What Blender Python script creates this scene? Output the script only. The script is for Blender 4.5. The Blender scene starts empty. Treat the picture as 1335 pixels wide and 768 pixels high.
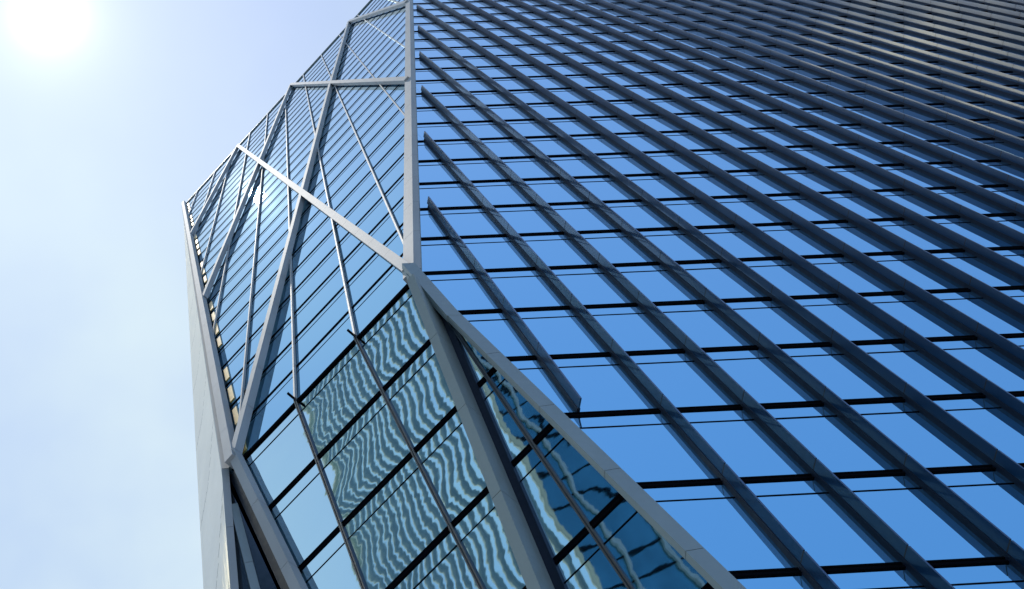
import bpy, bmesh, math, random
from mathutils import Vector, Matrix
random.seed(7)
S = bpy.context.scene
COL = S.collection
R_ = math.radians

# ------------------------------------------------------------------ camera
cam_d = bpy.data.cameras.new("camera")
cam = bpy.data.objects.new("camera", cam_d)
COL.objects.link(cam)
cam_d.sensor_width = 36.0
cam_d.lens = 56.63
cam_d.clip_end = 3000
CR = Vector((0.99768209, 0.02740506, -0.06228498))
CU = Vector((0.04386194, -0.95878689, 0.28072021))
CF = Vector((0.05202486, 0.28280146, 0.95776654))
EYE = Vector((0, 0, 1.6))
m3 = Matrix((CR, CU, -CF)).transposed()
cam.matrix_world = Matrix.Translation(EYE) @ m3.to_4x4()
S.camera = cam

# ------------------------------------------------------------------ sky + sun
SUN = (CR * (64 - 667.5) - CU * (19 - 384.0) + CF * 2100.0).normalized()
EL = math.asin(SUN.z)
AZ = math.atan2(SUN.x, SUN.y)
w = bpy.data.worlds.new("World")
S.world = w
w.use_nodes = True
nt = w.node_tree
nt.nodes.clear()
def N(t, **k):
    n = nt.nodes.new(t)
    for a, b in k.items():
        setattr(n, a, b)
    return n
out = N('ShaderNodeOutputWorld')
bg = N('ShaderNodeBackground')
bg.inputs[1].default_value = 0.15
sky = N('ShaderNodeTexSky', sky_type='NISHITA', sun_disc=False)
sky.sun_elevation = EL
sky.sun_rotation = AZ
sky.air_density = 1.0
sky.dust_density = 0.15
sky.ozone_density = 2.6
co = N('ShaderNodeTexCoord')
# bright hazy air round the sun
dot = N('ShaderNodeVectorMath', operation='DOT_PRODUCT')
nt.links.new(co.outputs['Generated'], dot.inputs[0])
dot.inputs[1].default_value = SUN
def pw(e, g):
    mx = N('ShaderNodeMath', operation='MAXIMUM'); mx.inputs[1].default_value = 0.0
    nt.links.new(dot.outputs['Value'], mx.inputs[0])
    p = N('ShaderNodeMath', operation='POWER'); p.inputs[1].default_value = e
    nt.links.new(mx.outputs[0], p.inputs[0])
    q = N('ShaderNodeMath', operation='MULTIPLY'); q.inputs[1].default_value = g
    nt.links.new(p.outputs[0], q.inputs[0])
    return q
g4 = pw(22, 0.12)
g1, g2, g3 = pw(9000, 4), pw(1700, 1.3), pw(150, 0.42)
s1 = N('ShaderNodeMath', operation='ADD'); nt.links.new(g1.outputs[0], s1.inputs[0]); nt.links.new(g2.outputs[0], s1.inputs[1])
s2 = N('ShaderNodeMath', operation='ADD'); nt.links.new(s1.outputs[0], s2.inputs[0]); nt.links.new(g3.outputs[0], s2.inputs[1])
s3 = N('ShaderNodeMath', operation='ADD'); nt.links.new(s2.outputs[0], s3.inputs[0]); nt.links.new(g4.outputs[0], s3.inputs[1]); s2 = s3
# thin high cloud on the sunny side of the sky
nz = N('ShaderNodeTexNoise'); nz.inputs['Scale'].default_value = 3.2; nz.inputs['Detail'].default_value = 5; nz.inputs['Roughness'].default_value = 0.5
nt.links.new(co.outputs['Generated'], nz.inputs['Vector'])
mr = N('ShaderNodeMapRange'); mr.inputs[3].default_value = 0.3; mr.inputs[1].default_value = 0.34; mr.inputs[2].default_value = 0.64
nt.links.new(nz.outputs['Fac'], mr.inputs[0])
dv = N('ShaderNodeVectorMath', operation='DOT_PRODUCT')
nt.links.new(co.outputs['Generated'], dv.inputs[0])
dv.inputs[1].default_value = Vector((-0.5, 0.85, 0.0)).normalized()
mr2 = N('ShaderNodeMapRange'); mr2.interpolation_type = 'SMOOTHSTEP'
mr2.inputs[1].default_value = -0.16; mr2.inputs[2].default_value = 0.46
nt.links.new(dv.outputs['Value'], mr2.inputs[0])
cm = N('ShaderNodeMath', operation='MULTIPLY')
nt.links.new(mr.outputs[0], cm.inputs[0]); nt.links.new(mr2.outputs[0], cm.inputs[1])
cm2 = N('ShaderNodeMath', operation='MULTIPLY'); cm2.inputs[1].default_value = 1.0
nt.links.new(cm.outputs[0], cm2.inputs[0])
mixc = N('ShaderNodeMixRGB'); mixc.inputs[2].default_value = (3.5, 4.2, 4.45, 1)
nt.links.new(cm2.outputs[0], mixc.inputs[0]); nt.links.new(sky.outputs[0], mixc.inputs[1])
# bright cloud added out of view, behind left, to mirror pale in the fins
ca, ce = R_(-90.5), R_(53.4)
dc = N('ShaderNodeVectorMath', operation='DOT_PRODUCT')
nt.links.new(co.outputs['Generated'], dc.inputs[0])
dc.inputs[1].default_value = (math.sin(ca) * math.cos(ce), math.cos(ca) * math.cos(ce), math.sin(ce))
nz2 = N('ShaderNodeTexNoise'); nz2.inputs['Scale'].default_value = 30; nz2.inputs['Detail'].default_value = 4; nz2.inputs['Roughness'].default_value = 0.6
nt.links.new(co.outputs['Generated'], nz2.inputs['Vector'])
na = N('ShaderNodeMath', operation='MULTIPLY_ADD'); na.inputs[1].default_value = 0.0024
nt.links.new(nz2.outputs['Fac'], na.inputs[0]); nt.links.new(dc.outputs['Value'], na.inputs[2])
mrc = N('ShaderNodeMapRange'); mrc.interpolation_type = 'SMOOTHSTEP'
mrc.inputs[1].default_value = math.cos(R_(5.1)) + .0012; mrc.inputs[2].default_value = math.cos(R_(3.6)) + .0012
nt.links.new(na.outputs[0], mrc.inputs[0])
mixd = N('ShaderNodeMixRGB'); mixd.inputs[2].default_value = (36.0, 34.6, 26.5, 1)
mrn = N('ShaderNodeMapRange'); mrn.inputs[1].default_value = 0.38; mrn.inputs[2].default_value = 0.6; mrn.inputs[3].default_value = 0.12
nz3 = N('ShaderNodeTexNoise'); nz3.inputs['Scale'].default_value = 34; nz3.inputs['Detail'].default_value = 3
nt.links.new(co.outputs['Generated'], nz3.inputs['Vector']); nt.links.new(nz3.outputs['Fac'], mrn.inputs[0])
mmn = N('ShaderNodeMath', operation='MULTIPLY'); nt.links.new(mrc.outputs[0], mmn.inputs[0]); nt.links.new(mrn.outputs[0], mmn.inputs[1])
nt.links.new(mmn.outputs[0], mixd.inputs[0]); nt.links.new(mixc.outputs[0], mixd.inputs[1])
mixc = mixd
addg = N('ShaderNodeMixRGB', blend_type='ADD'); addg.inputs[0].default_value = 1.0
gl = N('ShaderNodeMixRGB', blend_type='MULTIPLY'); gl.inputs[0].default_value = 1.0
gl.inputs[1].default_value = (1.0, 0.98, 0.95, 1)
nt.links.new(s2.outputs[0], gl.inputs[2])
nt.links.new(mixc.outputs[0], addg.inputs[1]); nt.links.new(gl.outputs[0], addg.inputs[2])
nt.links.new(addg.outputs[0], bg.inputs[0])
nt.links.new(bg.outputs[0], out.inputs[0])

sd = bpy.data.lights.new("sun", 'SUN')
sd.energy = 2.1
sd.angle = R_(0.53)
sd.color = (1.0, 0.95, 0.87)
so = bpy.data.objects.new("sun", sd)
COL.objects.link(so)
so.rotation_euler = SUN.to_track_quat('Z', 'Y').to_euler()
S.view_settings.view_transform = 'Standard'
S.view_settings.look = 'None'
S.view_settings.gamma = 1
S.view_settings.use_curve_mapping = False
S.view_settings.exposure = 0.5

# ------------------------------------------------------------------ materials
def mat(name):
    m = bpy.data.materials.new(name)
    m.use_nodes = True
    return m, m.node_tree, m.node_tree.nodes['Principled BSDF']
def metal(name, col, metallic=0.0, rough=0.45, var=0.12, scale=0.9, streak=None, spec=0.5, rv=0.09):
    m, t, b = mat(name)
    tc = t.nodes.new('ShaderNodeTexCoord')
    mp = t.nodes.new('ShaderNodeMapping')
    mp.inputs['Scale'].default_value = (1, 1, 0.25)
    t.links.new(tc.outputs['Object'], mp.inputs[0])
    n = t.nodes.new('ShaderNodeTexNoise'); n.inputs['Scale'].default_value = scale; n.inputs['Detail'].default_value = 6
    t.links.new(mp.outputs[0], n.inputs['Vector'])
    r = t.nodes.new('ShaderNodeMapRange')
    r.inputs[1].default_value = 0.3; r.inputs[2].default_value = 0.7
    r.inputs[3].default_value = 1 - var; r.inputs[4].default_value = 1 + var
    t.links.new(n.outputs['Fac'], r.inputs[0])
    x = t.nodes.new('ShaderNodeMixRGB'); x.blend_type = 'MULTIPLY'; x.inputs[0].default_value = 1
    x.inputs[1].default_value = (*col, 1)
    t.links.new(r.outputs[0], x.inputs[2])
    t.links.new(x.outputs[0], b.inputs['Base Color'])
    n2 = t.nodes.new('ShaderNodeTexNoise'); n2.inputs['Scale'].default_value = 6
    t.links.new(tc.outputs['Object'], n2.inputs['Vector'])
    rr = t.nodes.new('ShaderNodeMapRange'); rr.inputs[3].default_value = rough - rv; rr.inputs[4].default_value = rough + rv
    t.links.new(n2.outputs['Fac'], rr.inputs[0])
    t.links.new(rr.outputs[0], b.inputs['Roughness'])
    b.inputs['Metallic'].default_value = metallic
    b.inputs['Specular IOR Level'].default_value = spec
    return m
def glass(name, col, pillow, ripple, rough=0.012, rscale=0.9, edge=(1, 1, 1), twist=0.0):
    """mirror-coated pane; every pane bulges a little and has a slow ripple of its own"""
    m, t, b = mat(name)
    b.inputs['Base Color'].default_value = (*col, 1)
    b.inputs['Metallic'].default_value = 1.0
    b.inputs['Specular Tint'].default_value = (*edge, 1)
    b.inputs['Roughness'].default_value = rough
    uv = t.nodes.new('ShaderNodeUVMap'); uv.uv_map = 'UVMap'
    sp = t.nodes.new('ShaderNodeSeparateXYZ')
    t.links.new(uv.outputs[0], sp.inputs[0])
    def bump1(o):
        a = t.nodes.new('ShaderNodeMath'); a.operation = 'FRACT'; t.links.new(o, a.inputs[0])
        c = t.nodes.new('ShaderNodeMath'); c.operation = 'SUBTRACT'; c.inputs[0].default_value = 1; t.links.new(a.outputs[0], c.inputs[1])
        d = t.nodes.new('ShaderNodeMath'); d.operation = 'MULTIPLY'; t.links.new(a.outputs[0], d.inputs[0]); t.links.new(c.outputs[0], d.inputs[1])
        return d.outputs[0]
    p = t.nodes.new('ShaderNodeMath'); p.operation = 'MULTIPLY'
    t.links.new(bump1(sp.outputs[0]), p.inputs[0]); t.links.new(bump1(sp.outputs[1]), p.inputs[1])
    fl = t.nodes.new('ShaderNodeVectorMath'); fl.operation = 'FLOOR'; t.links.new(uv.outputs[0], fl.inputs[0])
    wn = t.nodes.new('ShaderNodeTexWhiteNoise'); wn.noise_dimensions = '2D'; t.links.new(fl.outputs[0], wn.inputs['Vector'])
    am = t.nodes.new('ShaderNodeMapRange'); am.inputs[3].default_value = 0.55 * 16 * pillow; am.inputs[4].default_value = 1.45 * 16 * pillow
    t.links.new(wn.outputs['Value'], am.inputs[0])
    p2 = t.nodes.new('ShaderNodeMath'); p2.operation = 'MULTIPLY'
    t.links.new(am.outputs[0], p2.inputs[1])
    t.links.new(p.outputs[0], p2.inputs[0])
    tc = t.nodes.new('ShaderNodeTexCoord')
    n = t.nodes.new('ShaderNodeTexNoise'); n.inputs['Scale'].default_value = rscale; n.inputs['Detail'].default_value = 2.0 if pillow < .0009 else 3.0
    n.inputs['Roughness'].default_value = 0.34 if pillow < .0009 else 0.5
    t.links.new(tc.outputs['Object'], n.inputs['Vector'])
    q = t.nodes.new('ShaderNodeMath'); q.operation = 'MULTIPLY'; q.inputs[1].default_value = ripple
    t.links.new(n.outputs['Fac'], q.inputs[0])
    a = t.nodes.new('ShaderNodeMath'); a.operation = 'ADD'
    t.links.new(p2.outputs[0], a.inputs[0]); t.links.new(q.outputs[0], a.inputs[1])
    if twist:
        def mth(op, x, y=None):
            k = t.nodes.new('ShaderNodeMath'); k.operation = op
            for i, z in enumerate((x, y)):
                if z is None: continue
                if isinstance(z, (int, float)): k.inputs[i].default_value = z
                else: t.links.new(z, k.inputs[i])
            return k.outputs[0]
        fu = mth('FRACT', sp.outputs[0]); fv = mth('FRACT', sp.outputs[1])
        c2 = mth('COSINE', mth('MULTIPLY', fv, 2 * math.pi)); c1 = mth('COSINE', mth('MULTIPLY', fv, math.pi))
        g = mth('ADD', c2, mth('MULTIPLY', c1, 0.6))
        ra = mth('MULTIPLY_ADD', wn.outputs['Value'], 0.9)
        ra.node.inputs[2].default_value = 0.55
        hh = mth('MULTIPLY', mth('MULTIPLY', mth('MULTIPLY', fu, g), mth('LESS_THAN', sp.outputs[1], 99.0)), mth('MULTIPLY', ra, twist))
        ad = t.nodes.new('ShaderNodeMath'); ad.operation = 'ADD'
        t.links.new(a.outputs[0], ad.inputs[0]); t.links.new(hh, ad.inputs[1])
        a = ad
    bp = t.nodes.new('ShaderNodeBump'); bp.inputs['Strength'].default_value = 1; bp.inputs['Distance'].default_value = 1
    t.links.new(a.outputs[0], bp.inputs['Height'])
    t.links.new(bp.outputs[0], b.inputs['Normal'])
    return m
M_GR = glass('street_glass', (0.34, 0.78, 1.0), 0.0004, 0.0006)
M_GL = glass('chamfer_glass', (0.48, 0.69, 0.82), 0.0002, 0.0003, rough=0.004, edge=(0.48, 0.68, 0.81))
M_GP = glass('undercut_glass', (0.45, 0.67, 0.79), 0.0010, 0.0032, rscale=0.6, twist=-0.0048, rough=0.02)
M_FIN = metal('fin_metal', (0.005, 0.050, 0.135), 0.5, 0.36, 0.08, rv=0.02)
b_ = M_FIN.node_tree.nodes['Principled BSDF']
b_.inputs['Coat Weight'].default_value = 0.45
b_.inputs['Coat Roughness'].default_value = 0.07
b_.inputs['Coat IOR'].default_value = 1.55
M_DARK = metal('dark_frame', (0.004, 0.005, 0.008), 0.0, 0.9, 0.1, spec=0.0)
M_CHAN = metal('channel_metal', (0.006, 0.012, 0.03), 0.0, 0.5, 0.1, spec=0.25)
M_ALU = metal('pale_cladding', (0.36, 0.405, 0.45), 0.0, 0.72, 0.07, spec=0.1, rv=0.02)
M_GREY = metal('grey_cladding', (0.23, 0.30, 0.32), 0.15, 0.5, 0.06)
M_ROD = metal('rod_metal', (0.38, 0.41, 0.44), 0.0, 0.65, 0.06, spec=0.15)
M_GLINT = metal('gold_glint', (1.0, 0.68, 0.22), 0.3, 0.35, 0.1)
M_WALL = metal('pale_side_panels', (0.66, 0.62, 0.53), 0.72, 0.33, 0.06)
M_JOINT = metal('joint_core', (0.05, 0.05, 0.05), 0.0, 0.7, 0.1, spec=0.2)  # dark core and backing behind the open panel joints
M_REAR = metal('rear_concrete', (0.30, 0.30, 0.30), 0.0, 0.8, 0.1)

# ------------------------------------------------------------------ helpers
def link(name, bm, m, parent=None, smooth=False):
    bmesh.ops.recalc_face_normals(bm, faces=bm.faces)
    me = bpy.data.meshes.new(name)
    bm.to_mesh(me); bm.free()
    for a in (m if isinstance(m, (list, tuple)) else [m]):
        me.materials.append(a)
    o = bpy.data.objects.new(name, me)
    COL.objects.link(o)
    if parent: o.parent = parent
    return o
def empty(name, loc, label, cat):
    o = bpy.data.objects.new(name, None)
    o.empty_display_size = 1
    COL.objects.link(o)
    o.location = loc
    o['label'] = label; o['category'] = cat
    return o
def prism(bm, ring0, ring1, mi=0):
    """closed prism between two equal rings of points"""
    a = [bm.verts.new(p) for p in ring0]; b = [bm.verts.new(p) for p in ring1]
    n = len(a)
    fs = [bm.faces.new(a[::-1]), bm.faces.new(b)]
    for i in range(n):
        fs.append(bm.faces.new((a[i], a[(i + 1) % n], b[(i + 1) % n], b[i])))
    for f in fs: f.material_index = mi
class Facet:
    """a flat face of the tower: origin, horizontal axis a, up-slope axis b, outward normal n"""
    def __init__(s, o, a, b, n): s.o, s.a, s.b, s.n = Vector(o), Vector(a), Vector(b), Vector(n)
    def p(s, u, v, e=0.0): return s.o + s.a * u + s.b * v + s.n * e
def bar(bm, F, p0, p1, w, e0, e1, mi=0):
    """box lying on facet F along p0-p1 (facet coords), width w, from e0 to e1 outward"""
    d = Vector((p1[0] - p0[0], p1[1] - p0[1])); d.normalize()
    q = Vector((-d.y, d.x)) * (w / 2)
    R = []
    for P in (p0, p1):
        R.append([F.p(P[0] + q.x, P[1] + q.y, e0), F.p(P[0] - q.x, P[1] - q.y, e0), F.p(P[0] - q.x, P[1] - q.y, e1), F.p(P[0] + q.x, P[1] + q.y, e1)])
    prism(bm, R[0], R[1], mi)
def clad_bar(bm, F, p0, p1, w, e0, e1, seg, gap=0.022):
    """cladding panels with open joints over a dark core"""
    L = math.hypot(p1[0] - p0[0], p1[1] - p0[1])
    n = max(1, round(L / seg))
    ip = lambda t: (p0[0] + (p1[0] - p0[0]) * t, p0[1] + (p1[1] - p0[1]) * t)
    g = gap / 2 / L
    for i in range(n):
        bar(bm, F, ip(i / n + (g if i else 0)), ip((i + 1) / n - (g if i < n - 1 else 0)), w, e0, e1, 0)
    bar(bm, F, ip(0.002), ip(0.998), w - 0.04, e0 + 0.02, e1 - 0.02, 1)

# ------------------------------------------------------------------ tower geometry
H = 3.84969                       # storey height
ZN = 44.758                       # level of the node where the faces meet
X0, Y0 = -0.2616, 12.0            # vertical corner between street face and chamfer face
GND = -ZN
KTOP = 28.42                      # storeys from the node to the roof
ZTOP = KTOP * H
A_L = Vector((-0.70691, 0.70730, 0))
N_L = Vector((-0.70730, -0.70691, 0))
B_P = Vector((-0.12393, -0.12386, 0.98453))
N_P = Vector((-0.69636, -0.69597, -0.17521))
NODE = Vector((X0, Y0, ZN))
FR = Facet(NODE, (1, 0, 0), (0, 0, 1), (0, -1, 0))
FL = Facet(NODE, A_L, (0, 0, 1), N_L)
FP = Facet(NODE, A_L, B_P, N_P)
XR = 41.8                         # far end of the street face
ES = 0.8570 / H                   # the chamfer's outer edge runs this much sideways per metre
def sE(v): return 7.95 + ES * v   # outer edge of chamfer face (v >= 0)
def xB(v): return -0.2517 * v     # street face starts here below the node (v <= 0)
def tR(t): return 0.1751 * t      # undercut face: right edge
def tL(t): return 7.95 + 0.2 * t  # undercut face: left edge
TB = GND / 0.98453

tower = empty('office_tower', (10, 20, 0), 'faceted blue glass office tower with slanting fins and white diagonal braces seen from below', 'office tower')
tower_inv = Matrix.Translation(-tower.location)
def part(name, bm, m, parent=None):
    bm.transform(tower_inv)
    return link(name, bm, m, parent or tower)

# ---- panes
def clip(poly, inside, cut):
    o = []
    for i in range(len(poly)):
        a, b = poly[i], poly[(i + 1) % len(poly)]
        ia, ib = inside(a), inside(b)
        if ia: o.append(a)
        if ia != ib: o.append(cut(a, b))
    return o
def clip_poly(poly, region):
    """Sutherland-Hodgman against a convex counter-clockwise region"""
    for i in range(len(region)):
        if not poly: return []
        p, q = region[i], region[(i + 1) % len(region)]
        side = lambda c: (q[0] - p[0]) * (c[1] - p[1]) - (q[1] - p[1]) * (c[0] - p[0])
        def cut(a, b):
            sa, sb = side(a), side(b); t = sa / (sa - sb)
            return (a[0] + (b[0] - a[0]) * t, a[1] + (b[1] - a[1]) * t)
        poly = clip(poly, lambda c: side(c) >= -1e-9, cut)
    return poly
def pix(P):
    d = P - EYE
    z = d.dot(CF)
    if z <= 0: return (-9e3, -9e3)
    return (667.5 + 2100 * d.dot(CR) / z, 384 - 2100 * d.dot(CU) / z)
def area(pp): return abs(sum(pp[i][0] * pp[(i + 1) % len(pp)][1] - pp[(i + 1) % len(pp)][0] * pp[i][1] for i in range(len(pp)))) / 2
FRAME = [(0, 0), (1335, 0), (1335, 768), (0, 768)]
panes = []       # (seen area, facet, material, [(polygon, uv origin ...)], tilt)
SPAN = 0.85      # spandrel height under each floor line
def cell(F, m, off, pitch, slant, j, v0, v1, region, tilt, hb):
    parts = []
    for va, vb in ((v0, v1 - SPAN * hb), (v1 - SPAN * hb, v1)):
        l = lambda v, k: off + pitch * k + slant * v
        q = clip_poly([(l(va, j), va), (l(va, j + 1), va), (l(vb, j + 1), vb), (l(vb, j), vb)], region)
        if len(q) < 3 or area(q) < 0.01: continue
        uv = [((c[0] - l(c[1], j)) / pitch * 0.98 + 0.01, (c[1] - va) / (vb - va) * 0.98 + 0.01) for c in q]
        parts.append((q, uv))
    if not parts: return
    a = 0
    for q, uv in parts:
        pp = [pix(F.p(c[0], c[1])) for c in q]
        if min(abs(x[0]) for x in pp) < 8e3:
            cp = clip_poly(pp if sum(pp[i][0] * pp[(i + 1) % len(pp)][1] - pp[(i + 1) % len(pp)][0] * pp[i][1] for i in range(len(pp))) > 0 else pp[::-1], FRAME)
            if len(cp) > 2: a += area(cp)
    ctr = (off + pitch * (j + .5) + slant * (v0 + v1) / 2, (v0 + v1) / 2)
    ro = (random.randint(0, 40), random.randint(0, 40))
    parts = [(q, [(u[0] + ro[0], u[1] + ro[1] + (100 if i == 1 and len(parts) == 2 else 0)) for u in uv]) for i, (q, uv) in enumerate(parts)]
    panes.append((a, F, m, parts, ctr, (random.gauss(0, tilt), random.gauss(0, tilt))))
def pane_geo(bm, P):
    uvl = bm.loops.layers.uv.get('UVMap') or bm.loops.layers.uv.new('UVMap')
    a, F, m, parts, c, (tx, ty) = P
    for q, uv in parts:
        vs = [bm.verts.new(F.p(x, y, (x - c[0]) * tx + (y - c[1]) * ty)) for x, y in q]
        f = bm.faces.new(vs)
        f.normal_update()
        if f.normal.dot(F.n) < 0:
            f.normal_flip()
        d = {v: u for v, u in zip(vs, uv)}
        for l in f.loops: l[uvl].uv = d[l.vert]

# street face: fins and panes share one slanting grid
FX, FP_, FS = -0.1229 - 0.068, 1.73078, -0.15049     # root line of fin j:  FX + FP_*j + FS*v
KB = math.floor(GND / H)
regR_up = [(0, 0), (XR, 0), (XR, ZTOP), (0, ZTOP)]
regR_dn = [(xB(GND), GND), (XR, GND), (XR, 0), (0, 0)]
for k in range(KB, 29):
    v0, v1 = max(k * H, GND), min((k + 1) * H, ZTOP)
    for j in range(-1, 36):
        cell(FR, 'R', FX, FP_, FS, j, v0, v1, regR_up if k >= 0 else regR_dn, 0.0009, 1)
# chamfer face
LS0, LP, LSL = -0.0157, 2.52892, 0.11319
regL = [(0, 0), (sE(0), 0), (sE(ZTOP), ZTOP), (0, ZTOP)]
for k in range(0, 29):
    for j in range(-6, 15):
        cell(FL, 'L', LS0, LP, LSL, j, k * H, min((k + 1) * H, ZTOP), regL, 0.0004, 1)
# undercut face
PSL = 0.105
HP = H / 0.98453
regP = [(tR(TB), TB), (tL(TB), TB), (tL(0), 0), (tR(0), 0)]
for k in range(KB, 0):
    for j in range(-5, 5):
        cell(FP, 'P', 0.02, LP, PSL, j, max(k * HP, TB), (k + 1) * HP, regP, 0.0012, 1)
panes.sort(key=lambda P: -P[0])
MG = {'R': M_GR, 'L': M_GL, 'P': M_GP}
for P in panes[:100]:
    bm = bmesh.new(); pane_geo(bm, P)
    bm.transform(tower_inv)
    me = bpy.data.meshes.new('window_pane'); bm.to_mesh(me); bm.free(); me.materials.append(MG[P[2]])
    o = bpy.data.objects.new('window_pane', me); COL.objects.link(o); o.parent = tower
bm = bmesh.new()
order = ['R', 'L', 'P']
for P in panes[100:]:
    n0 = len(bm.faces)
    pane_geo(bm, P)
    bm.faces.ensure_lookup_table()
    for f in bm.faces[n0:]: f.material_index = order.index(P[2])
bm.transform(tower_inv)
me = bpy.data.meshes.new('window_panes'); bm.to_mesh(me); bm.free()
for c in order: me.materials.append(MG[c])
o = bpy.data.objects.new('window_panes', me); COL.objects.link(o); o.parent = tower
o['kind'] = 'stuff'

# ---- floor bands and thin transoms, one of each per storey and face
def band(F, u0, u1, v, wdt, dep, name, m=M_DARK):
    bm = bmesh.new()
    bar(bm, F, (u0, v), (u1, v), wdt, -0.02, dep)
    return part(name, bm, m)
def floorband(F, u0, u1, v, d=1.0):
    bm = bmesh.new()
    bar(bm, F, (u0, v - .03), (u1, v - .03), .06, -.02, .035 * d)
    bar(bm, F, (u0, v - .095), (u1, v - .095), .07, -.02, .018 * d)
    bar(bm, F, (u0, v - .16), (u1, v - .16), .06, -.02, .033 * d)
    return part('floor_band', bm, M_DARK)
for k in range(KB + 1, 29):
    v = k * H
    x_l = 0.12 if v > 0 else xB(v) - 0.05
    floorband(FR, x_l, XR, v)
    band(FR, x_l, XR, v - SPAN, .032, .012, 'transom_bar')
for k in range(0, 29):
    v = k * H
    band(FL, 0.25, sE(v) - .15, v - .12, .24, .016, 'floor_band')
    if k: band(FL, 0.25, sE(v) - .15, v - SPAN, .05, .008, 'transom_bar')
for k in range(KB + 1, 1):
    t = k * HP
    if k < 0: floorband(FP, tR(t) + .15, tL(t) - .2, t)
    t -= SPAN
    if t > TB: band(FP, tR(t) + .15, tL(t) - .2, t, .032, .012, 'transom_bar')

# ---- fins on the street face
TILT = 0.2
def fin_x(j, v): return FX + FP_ * j + FS * v
for j in range(1, 34):
    # top: one module nearer the corner every three storeys
    ktop = min(KTOP, 3 * (j - 1) + 2.08 + 0.0)
    # bottom: stays clear of the edge beam
    kb = KB
    while fin_x(j, kb * H) < (xB(kb * H) if kb < 0 else 0) + 0.34 and kb < 29: kb += 1
    v0, v1 = max(kb * H, GND + 4), ktop * H
    if v1 - v0 < 2: continue
    bm = bmesh.new()
    def section(v, e0, e1, th):
        x = fin_x(j, v)
        return [FR.p(x + TILT * e0, v, e0), FR.p(x + TILT * e0 + th, v, e0), FR.p(x + TILT * e1 + th, v, e1), FR.p(x + TILT * e1, v, e1)]
    k = kb
    va = v0
    while va < v1 - .05:
        vb = min((math.floor(va / H + 1e-6) + 1) * H, v1)
        top = vb - (0.045 if vb < v1 - .01 else 0)
        prism(bm, section(va, .105, .34, .035), section(top, .105, .34, .035), 0)
        if top < vb: prism(bm, section(top, .115, .325, .02), section(vb, .115, .325, .02), 1)
        va = vb
    f = part('facade_fin', bm, [M_FIN, M_JOINT])
    bm = bmesh.new()
    def chan(v): 
        x = fin_x(j, v)
        return [FR.p(x - .03, v, -.02), FR.p(x + .05, v, -.02), FR.p(x + .07, v, .112), FR.p(x + .005, v, .112)]
    prism(bm, chan(v0), chan(min(v1 - .3, ZTOP)))
    bm.transform(tower_inv)
    link('fin_channel', bm, M_CHAN, f)

# ---- slanting rods on the chamfer face, mullions on the undercut face
for j in range(-6, 12):
    l = lambda v: LS0 + LP * j + LSL * v
    # keep the stretch that lies on the face
    vs = [v * 0.25 for v in range(0, int(ZTOP / .25)) if 0.45 < l(v * .25) < sE(v * .25) - .3]
    if len(vs) < 8: continue
    a, b = vs[0], vs[-1]
    bm = bmesh.new()
    clad_bar(bm, FL, (l(a), a), (l(b), b), .062, .02, .11, H, .02)
    r = part('mullion_rod', bm, [M_ROD, M_JOINT])
    if a == 0:
        bm = bmesh.new()
        bar(bm, FL, (l(0) + .03, -.03), (l(0) + .03, .06), .05, 0, .33)
        bm.transform(tower_inv); link('bracket', bm, M_DARK, r)
for j in range(-4, 4):
    l = lambda t: 0.02 + LP * j + PSL * t
    ts = [-v * .25 for v in range(0, int(-TB / .25)) if tR(-v * .25) + .3 < l(-v * .25) < tL(-v * .25) - .2]
    if len(ts) < 8: continue
    if j == 0: ts = [t for t in ts if t < -3]
    bm = bmesh.new()
    bar(bm, FP, (l(ts[0]) - .03, ts[0]), (l(ts[-1]) - .03, ts[-1]), .035, -.01, .07)
    bar(bm, FP, (l(ts[0]) + .03, ts[0]), (l(ts[-1]) + .03, ts[-1]), .035, -.01, .07)
    bar(bm, FP, (l(ts[0]), ts[0]), (l(ts[-1]), ts[-1]), .03, -.01, .045)
    part('window_mullion', bm, metal('mullion_grey', (0.06, 0.065, 0.07), 0.3, 0.4, 0.1) if 'mullion_grey' not in bpy.data.materials else bpy.data.materials['mullion_grey'])

# ---- braces standing off the chamfer face
def brace(p0, p1, wdt=.27, e0=.07, e1=.34):
    bm = bmesh.new()
    clad_bar(bm, FL, (p0[0], p0[1] * H), (p1[0], p1[1] * H), wdt, e0, e1, H)
    return part('brace_beam', bm, [M_ALU, M_JOINT])
brace((7.45, 0.0), (8.2, 18.5))                         # upright
brace((15.35, 9.2), (16.45, 28.3))
brace((23.75, 18.95), (23.55, 27.6))
brace((8.15, 18.55), (8.2, 28.1))
brace((0.10, 0.0), (23.5, 27.55), .30, .09, .37)        # diagonals
brace((0.15, 9.0), (16.4, 28.4), .28, .09, .35)
brace((0.2, 18.2), (8.15, 28.1), .28, .09, .35)
# outer edge of the chamfer face
bm = bmesh.new()
clad_bar(bm, FL, (sE(0) - .38 - .15, -.65), (sE(ZTOP) - .38, ZTOP), .32, .10, .40, H)
part('edge_beam', bm, [M_ALU, M_JOINT])
bm = bmesh.new()
bar(bm, FL, (sE(0) - .10, 0), (sE(ZTOP) - .10, ZTOP), .24, -.02, .09)
part('edge_trim', bm, M_GREY)
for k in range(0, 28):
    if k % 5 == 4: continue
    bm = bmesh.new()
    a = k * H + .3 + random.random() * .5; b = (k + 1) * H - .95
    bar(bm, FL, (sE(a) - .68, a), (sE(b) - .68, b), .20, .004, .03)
    part('glint_strip', bm, M_GLINT)  # gold colour paints the sunlit glint in the glass beside the edge beam
# parapets
bm = bmesh.new(); bar(bm, FL, (0, ZTOP - .1), (sE(ZTOP) + .1, ZTOP - .1), .2, -.1, .08); part('parapet', bm, M_GREY)
bm = bmesh.new(); bar(bm, FR, (0, ZTOP - .1), (XR, ZTOP - .1), .2, -.1, .08); part('parapet', bm, M_GREY)

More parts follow.
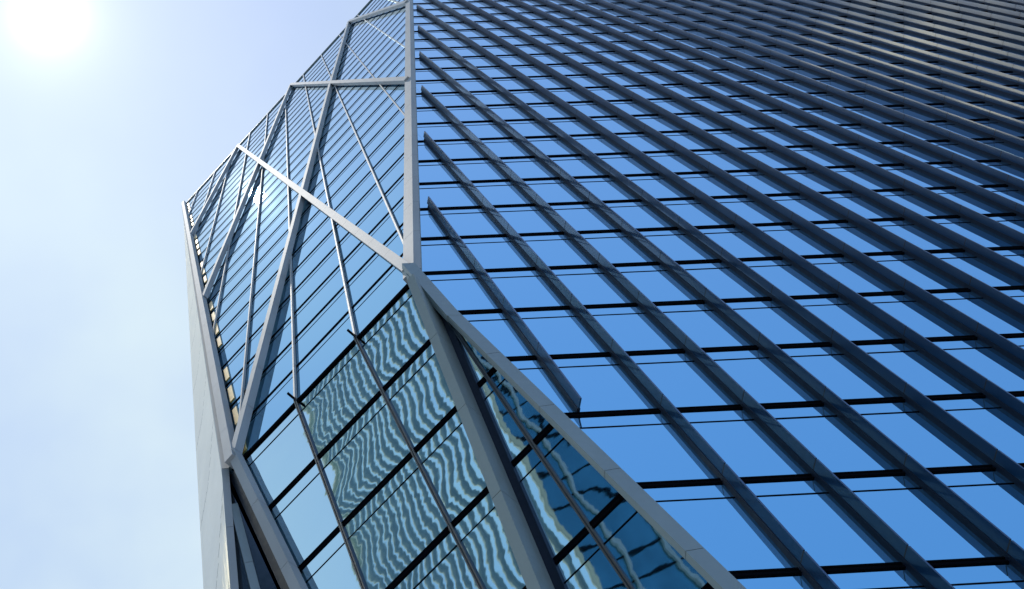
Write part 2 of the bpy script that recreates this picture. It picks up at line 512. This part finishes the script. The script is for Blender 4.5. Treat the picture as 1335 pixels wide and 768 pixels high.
# ---- corner column
bm = bmesh.new()
def colsec(v, g=0.0):
    e = .25 - g
    pc = FR.p(0, v) + (FR.n + FL.n).normalized() * (e / math.cos(R_(22.5)))
    return [FL.p(.36 - g, v, -.03), FL.p(.33 - g, v, e), pc, FR.p(.10 - g, v, e), FR.p(.13 - g, v, -.03)]
k = 0
while k * H < ZTOP:
    va, vb = k * H - (.4 if k == 0 else 0), min((k + 1) * H, ZTOP + .1)
    prism(bm, colsec(va), colsec(vb - .022), 0)
    prism(bm, colsec(vb - .022, .02), colsec(vb, .02), 1)
    k += 1
part('corner_column', bm, [M_ALU, M_JOINT])

# ---- beams of the undercut face
bm = bmesh.new()
clad_bar(bm, FP, (-0.05, -1.3), (-0.05 - .021 * 40, -41.3), .26, .03, .58, HP)
part('undercut_beam', bm, [M_GREY, M_JOINT])
bm = bmesh.new()
clad_bar(bm, FR, (xB(-.35) - .25, -.35), (xB(-44) + .10, -44), .34, -.05, .11, H)
part('undercut_beam', bm, [M_GREY, M_JOINT])
bm = bmesh.new()
clad_bar(bm, FP, (7.46, .05), (7.46 - .2 * 40, -40.2), .27, .08, .40, HP)
part('undercut_beam', bm, [M_ALU, M_JOINT])
bm = bmesh.new()
bar(bm, FP, (7.64, -.4), (7.64 - .2 * 40, -40.4), .55, -.02, .05)
part('edge_trim', bm, M_CHAN)
bm = bmesh.new()
bar(bm, FP, (-.29, -2.9), (-.29 - .021 * 38, -39.5), .20, -.02, .05)
bar(bm, FP, (-.41, -3.6), (-.41 - .021 * 38, -40.6), .03, -.02, .07)
part('beam_channel', bm, M_CHAN)
bm = bmesh.new()
def cov(v, c, w, e):
    x = xB(v) - c
    return [FR.p(x - w / 2, v, -.05), FR.p(x + w / 2, v, -.05), FR.p(x + w / 2, v, e), FR.p(x - w / 2, v, e)]
prism(bm, cov(.1, .22, .36, .27), cov(-4.5, .24, .36, .113))
part('node_cover', bm, M_GREY)
# dark sheet painting the shade of the cavity between the two beams
bm = bmesh.new()
a = [FP.p(tR(-1), -1, .02), FP.p(.1, -1, .02), FP.p(.1, -6.6, .02), FP.p(tR(-3.6), -3.6, .02)]
bm.faces.new([bm.verts.new(p) for p in a])
part('cavity_shade', bm, M_DARK)

# ---- pale side wall seen edge-on, its neighbour facet and the back of the tower
TL_ = FL.p(sE(ZTOP) + .05, ZTOP)
ND = FL.p(8.1, -.2)
def ray(x, y): return (CR * (x - 667.5) - CU * (y - 384.0) + CF * 2100.0) / 2100
G0 = EYE + Vector((-6.45, 19.86, 40.27))
G1 = TL_ + (G0 - TL_) * 1.34
M0 = EYE + Vector((-5.05, 17.8, 36.0))
M1 = ND + (M0 - ND) * 4.5
bm = bmesh.new()
NPL = 11
nrm = (G1 - TL_).cross(M1 - TL_).normalized()
if nrm.dot(EYE - ND) < 0: nrm = -nrm
def edgeR(f):   # point on the right edge of the wall, f = 0 top .. 1 bottom
    la, lb = (ND - TL_).length, (M1 - ND).length
    d = f * (la + lb)
    return TL_.lerp(ND, d / la) if d < la else ND.lerp(M1, (d - la) / lb)
def wallpt(c, f):
    a, b = TL_.lerp(G1, f), edgeR(f)
    return a.lerp(b, c)
NJ = 15
for i in range(NPL):
    c0, c1 = i / NPL, (i + 1) / NPL
    cuts = [0.0] + [min(1, max(0, (j + .8 - .35 * abs((i + .5) / NPL - .45)) / NJ)) for j in range(NJ)] + [1.0]
    for j in range(len(cuts) - 1):
        f0, f1 = cuts[j], cuts[j + 1]
        if f1 - f0 < .003: continue
        n = 4
        for s in range(n):
            a0 = f0 + (f1 - f0 - .0006) * s / n; a1 = f0 + (f1 - f0 - .0006) * (s + 1) / n
            lift = nrm * .004
            vs = [wallpt(c0, a0), wallpt(c1, a0) + lift, wallpt(c1, a1) + lift, wallpt(c0, a1)]
            bm.faces.new([bm.verts.new(p) for p in vs])
part('side_wall', bm, M_WALL)
bm = bmesh.new()
n = 40
for s in range(n):
    a0, a1 = s / n, (s + 1) / n
    vs = [p + (p - EYE).normalized() * .35 for p in (wallpt(0, a0), wallpt(1, a0), wallpt(1, a1), wallpt(0, a1))]
    bm.faces.new([bm.verts.new(p) for p in vs])
part('wall_backing', bm, M_JOINT)
# facet between the side wall and the undercut face
PB = FP.p(tL(TB * .95), TB * .95)
bm = bmesh.new()
bm.faces.new([bm.verts.new(p) for p in (ND, M1, PB)])
part('narrow_facet', bm, metal('narrow_glass', (0.03, 0.05, 0.07), 0.6, 0.15, 0.1))
def beam3(name, p0, p1, side, up, w0, d0, m):
    bm = bmesh.new()
    d = (p1 - p0).normalized()
    s = (side - d * side.dot(d)).normalized(); u = d.cross(s).normalized()
    if u.dot(up) < 0: u = -u
    L = (p1 - p0).length; n = max(1, round(L / H))
    R = lambda p, g=0: [p - s * (w0 / 2 - g), p + s * (w0 / 2 - g), p + s * (w0 / 2 - g) + u * (d0 - g), p - s * (w0 / 2 - g) + u * (d0 - g)]
    for i in range(n):
        a, b = p0.lerp(p1, i / n), p0.lerp(p1, (i + 1) / n)
        prism(bm, R(a + d * .011), R(b - d * .011), 0)
    prism(bm, R(p0, .02), R(p1, .02), 1)
    return part(name, bm, m)
beam3('side_beam', ND + Vector((0.02, 0, 0)), M1 + Vector((.08, 0, 0)), Vector((1, 0, 0)), EYE - ND, .2, .26, [M_ALU, M_JOINT])
beam3('side_beam', TL_, ND + Vector((0.02, 0, 0)), Vector((1, 0, 0)), EYE - ND, .2, .26, [M_ALU, M_JOINT])
beam3('inner_post', ND.lerp(M1, .06).lerp(ND.lerp(PB, .06), .5), M1.lerp(PB, .42), Vector((1, 0, 0)), EYE - ND, .22, .12, [M_GREY, M_JOINT])
# back
bm = bmesh.new()
BR, BG = Vector((-2, 62, ZN + ZTOP)), Vector((0, 50, 0))
ER, EG = Vector((XR + X0, 48, ZN + ZTOP)), Vector((XR + X0, 48, 0))
CRt, CGt = FR.p(XR, ZTOP), FR.p(XR, GND)
V = lambda *a: bm.faces.new([bm.verts.new(p) for p in a])
V(TL_, G1, BG); V(TL_, BG, BR); V(BR, BG, EG, ER); V(ER, EG, CGt, CRt)
part('rear_wall', bm, M_REAR)
bm = bmesh.new()
z_ = Vector((0, 0, -.25))
V2 = [FR.p(0, ZTOP) + z_, TL_ + z_, BR + z_, ER + z_, CRt + z_]
bm.faces.new([bm.verts.new(p) for p in V2])
part('roof', bm, M_REAR)

# ------------------------------------------------------------------ towers across the street (seen mirrored in the panes)
M_TG = glass('twin_glass', (0.62, 0.80, 0.90), 0.0, 0.0)
M_TF = metal('twin_fin', (0.44, 0.51, 0.50), 0.1, 0.5, 0.1)
M_CREAM = metal('cream_edge', (0.75, 0.68, 0.45), 0.0, 0.6, 0.1)
M_TD = metal('twin_dark_glass', (0.10, 0.30, 0.35), 0.85, 0.1, 0.15)
tw = empty('glass_tower', (-60, -25, 0), 'finned glass tower across the plaza, mirrored as wavy stripes in the undercut panes', 'office tower')
tinv = Matrix.Translation(-tw.location)
HT = 149.5
def tpart(name, bm, m):
    bm.transform(tinv); return link(name, bm, m, tw)
A = Vector((-42.7, -7.5, 0)); B = Vector((-76, -2.5, 0)); C_ = Vector((-38.5, -62, 0)); D_ = Vector((-80, -60, 0))
dAB = (B - A).normalized(); nAB = Vector((-dAB.y, dAB.x, 0)); nAB = nAB if nAB.y > 0 else -nAB
FT = Facet(A, dAB, (0, 0, 1), nAB)
dAC = (C_ - A).normalized(); nAC = Vector((-dAC.y, dAC.x, 0)); nAC = nAC if nAC.x > 0 else -nAC
FC = Facet(A, dAC, (0, 0, 1), nAC)
LAB, LAC = (B - A).length, (C_ - A).length
def quad(F, u0, u1, v0, v1, e=0):
    bm = bmesh.new()
    bm.faces.new([bm.verts.new(F.p(*c, e)) for c in ((u0, v0), (u1, v0), (u1, v1), (u0, v1))]); return bm
tpart('glass_wall', quad(FT, 0, LAB, 0, HT), M_TG)
tpart('dark_glass_wall', quad(FC, 0, LAC, 0, HT), M_TD)
nf = 21
for i in range(nf):
    u = LAB * i / (nf - 1)
    bm = bmesh.new(); bar(bm, FT, (u, 0), (u, HT), .12, 0, .24); bar(bm, FT, (u + .01, 0), (u + .01, HT), .17, .24, .27, 1); tpart('facade_fin', bm, [M_TF, M_CREAM])  # cream outer strip puts the sunlit look of the fin edge into colour
for k in range(1, 43):
    bm = bmesh.new(); bar(bm, FC, (0, k * 4), (LAC, k * 4), .28, 0, .08); tpart('floor_band', bm, M_DARK)
for i in range(0, 22):
    u = 1.0 + i * 3.0
    bm = bmesh.new(); bar(bm, FC, (u, 0), (u - 9.0 if u > 9.5 else .4, HT * (1 if u > 9.5 else (u - .4) / 9.0)), .22, 0, .3); tpart('slanting_fin', bm, M_TF)
bm = bmesh.new()
prism(bm, [A - nAB * .3 - nAC * .3, B - nAB * .3, D_, C_ - nAC * .3], [p + Vector((0, 0, HT)) for p in (A - nAB * .3 - nAC * .3, B - nAB * .3, D_, C_ - nAC * .3)])
tpart('tower_core', bm, M_REAR)
bm = bmesh.new(); bar(bm, FT, (0, 0), (0, HT), .22, -.1, .2); tpart('corner_post', bm, M_CREAM)
bm = bmesh.new(); bar(bm, FT, (LAB, 0), (LAB, HT), .35, -.2, .3); tpart('corner_post', bm, M_CREAM)

M_PS = metal('pale_stone', (0.62, 0.58, 0.48), 0.0, 0.7, 0.15)
pt = empty('stone_tower', (58, 15, 0), 'pale stone tower beside the street face, mirrored in its upper right panes', 'office tower')
pinv = Matrix.Translation(-pt.location)
def ppart(name, bm, m):
    bm.transform(pinv); return link(name, bm, m, pt)
FX_ = Facet((45, 0, 0), (0, 1, 0), (0, 0, 1), (-1, 0, 0))
yE = lambda z: -15.8 + z / 9.0
bm = bmesh.new()
prism(bm, [(45, yE(0), 0), (45, 42, 0), (72, 42, 0), (72, yE(0), 0)], [(45, yE(235), 235), (45, 42, 235), (72, 42, 235), (72, yE(235), 235)])
ppart('tower_wall', bm, M_PS)
for k in range(10, 66):
    z = k * 3.5
    bm = bmesh.new(); bar(bm, FX_, (yE(z) + 1.0, z), (41, z), 1.1, -.1, .02); ppart('window_strip', bm, M_TD)

# ------------------------------------------------------------------ ground
bm = bmesh.new()
bmesh.ops.create_grid(bm, x_segments=1, y_segments=1, size=1500)
g = link('ground', bm, metal('paving', (0.30, 0.29, 0.28), 0.0, 0.8, 0.2, 0.3))
g['kind'] = 'structure'
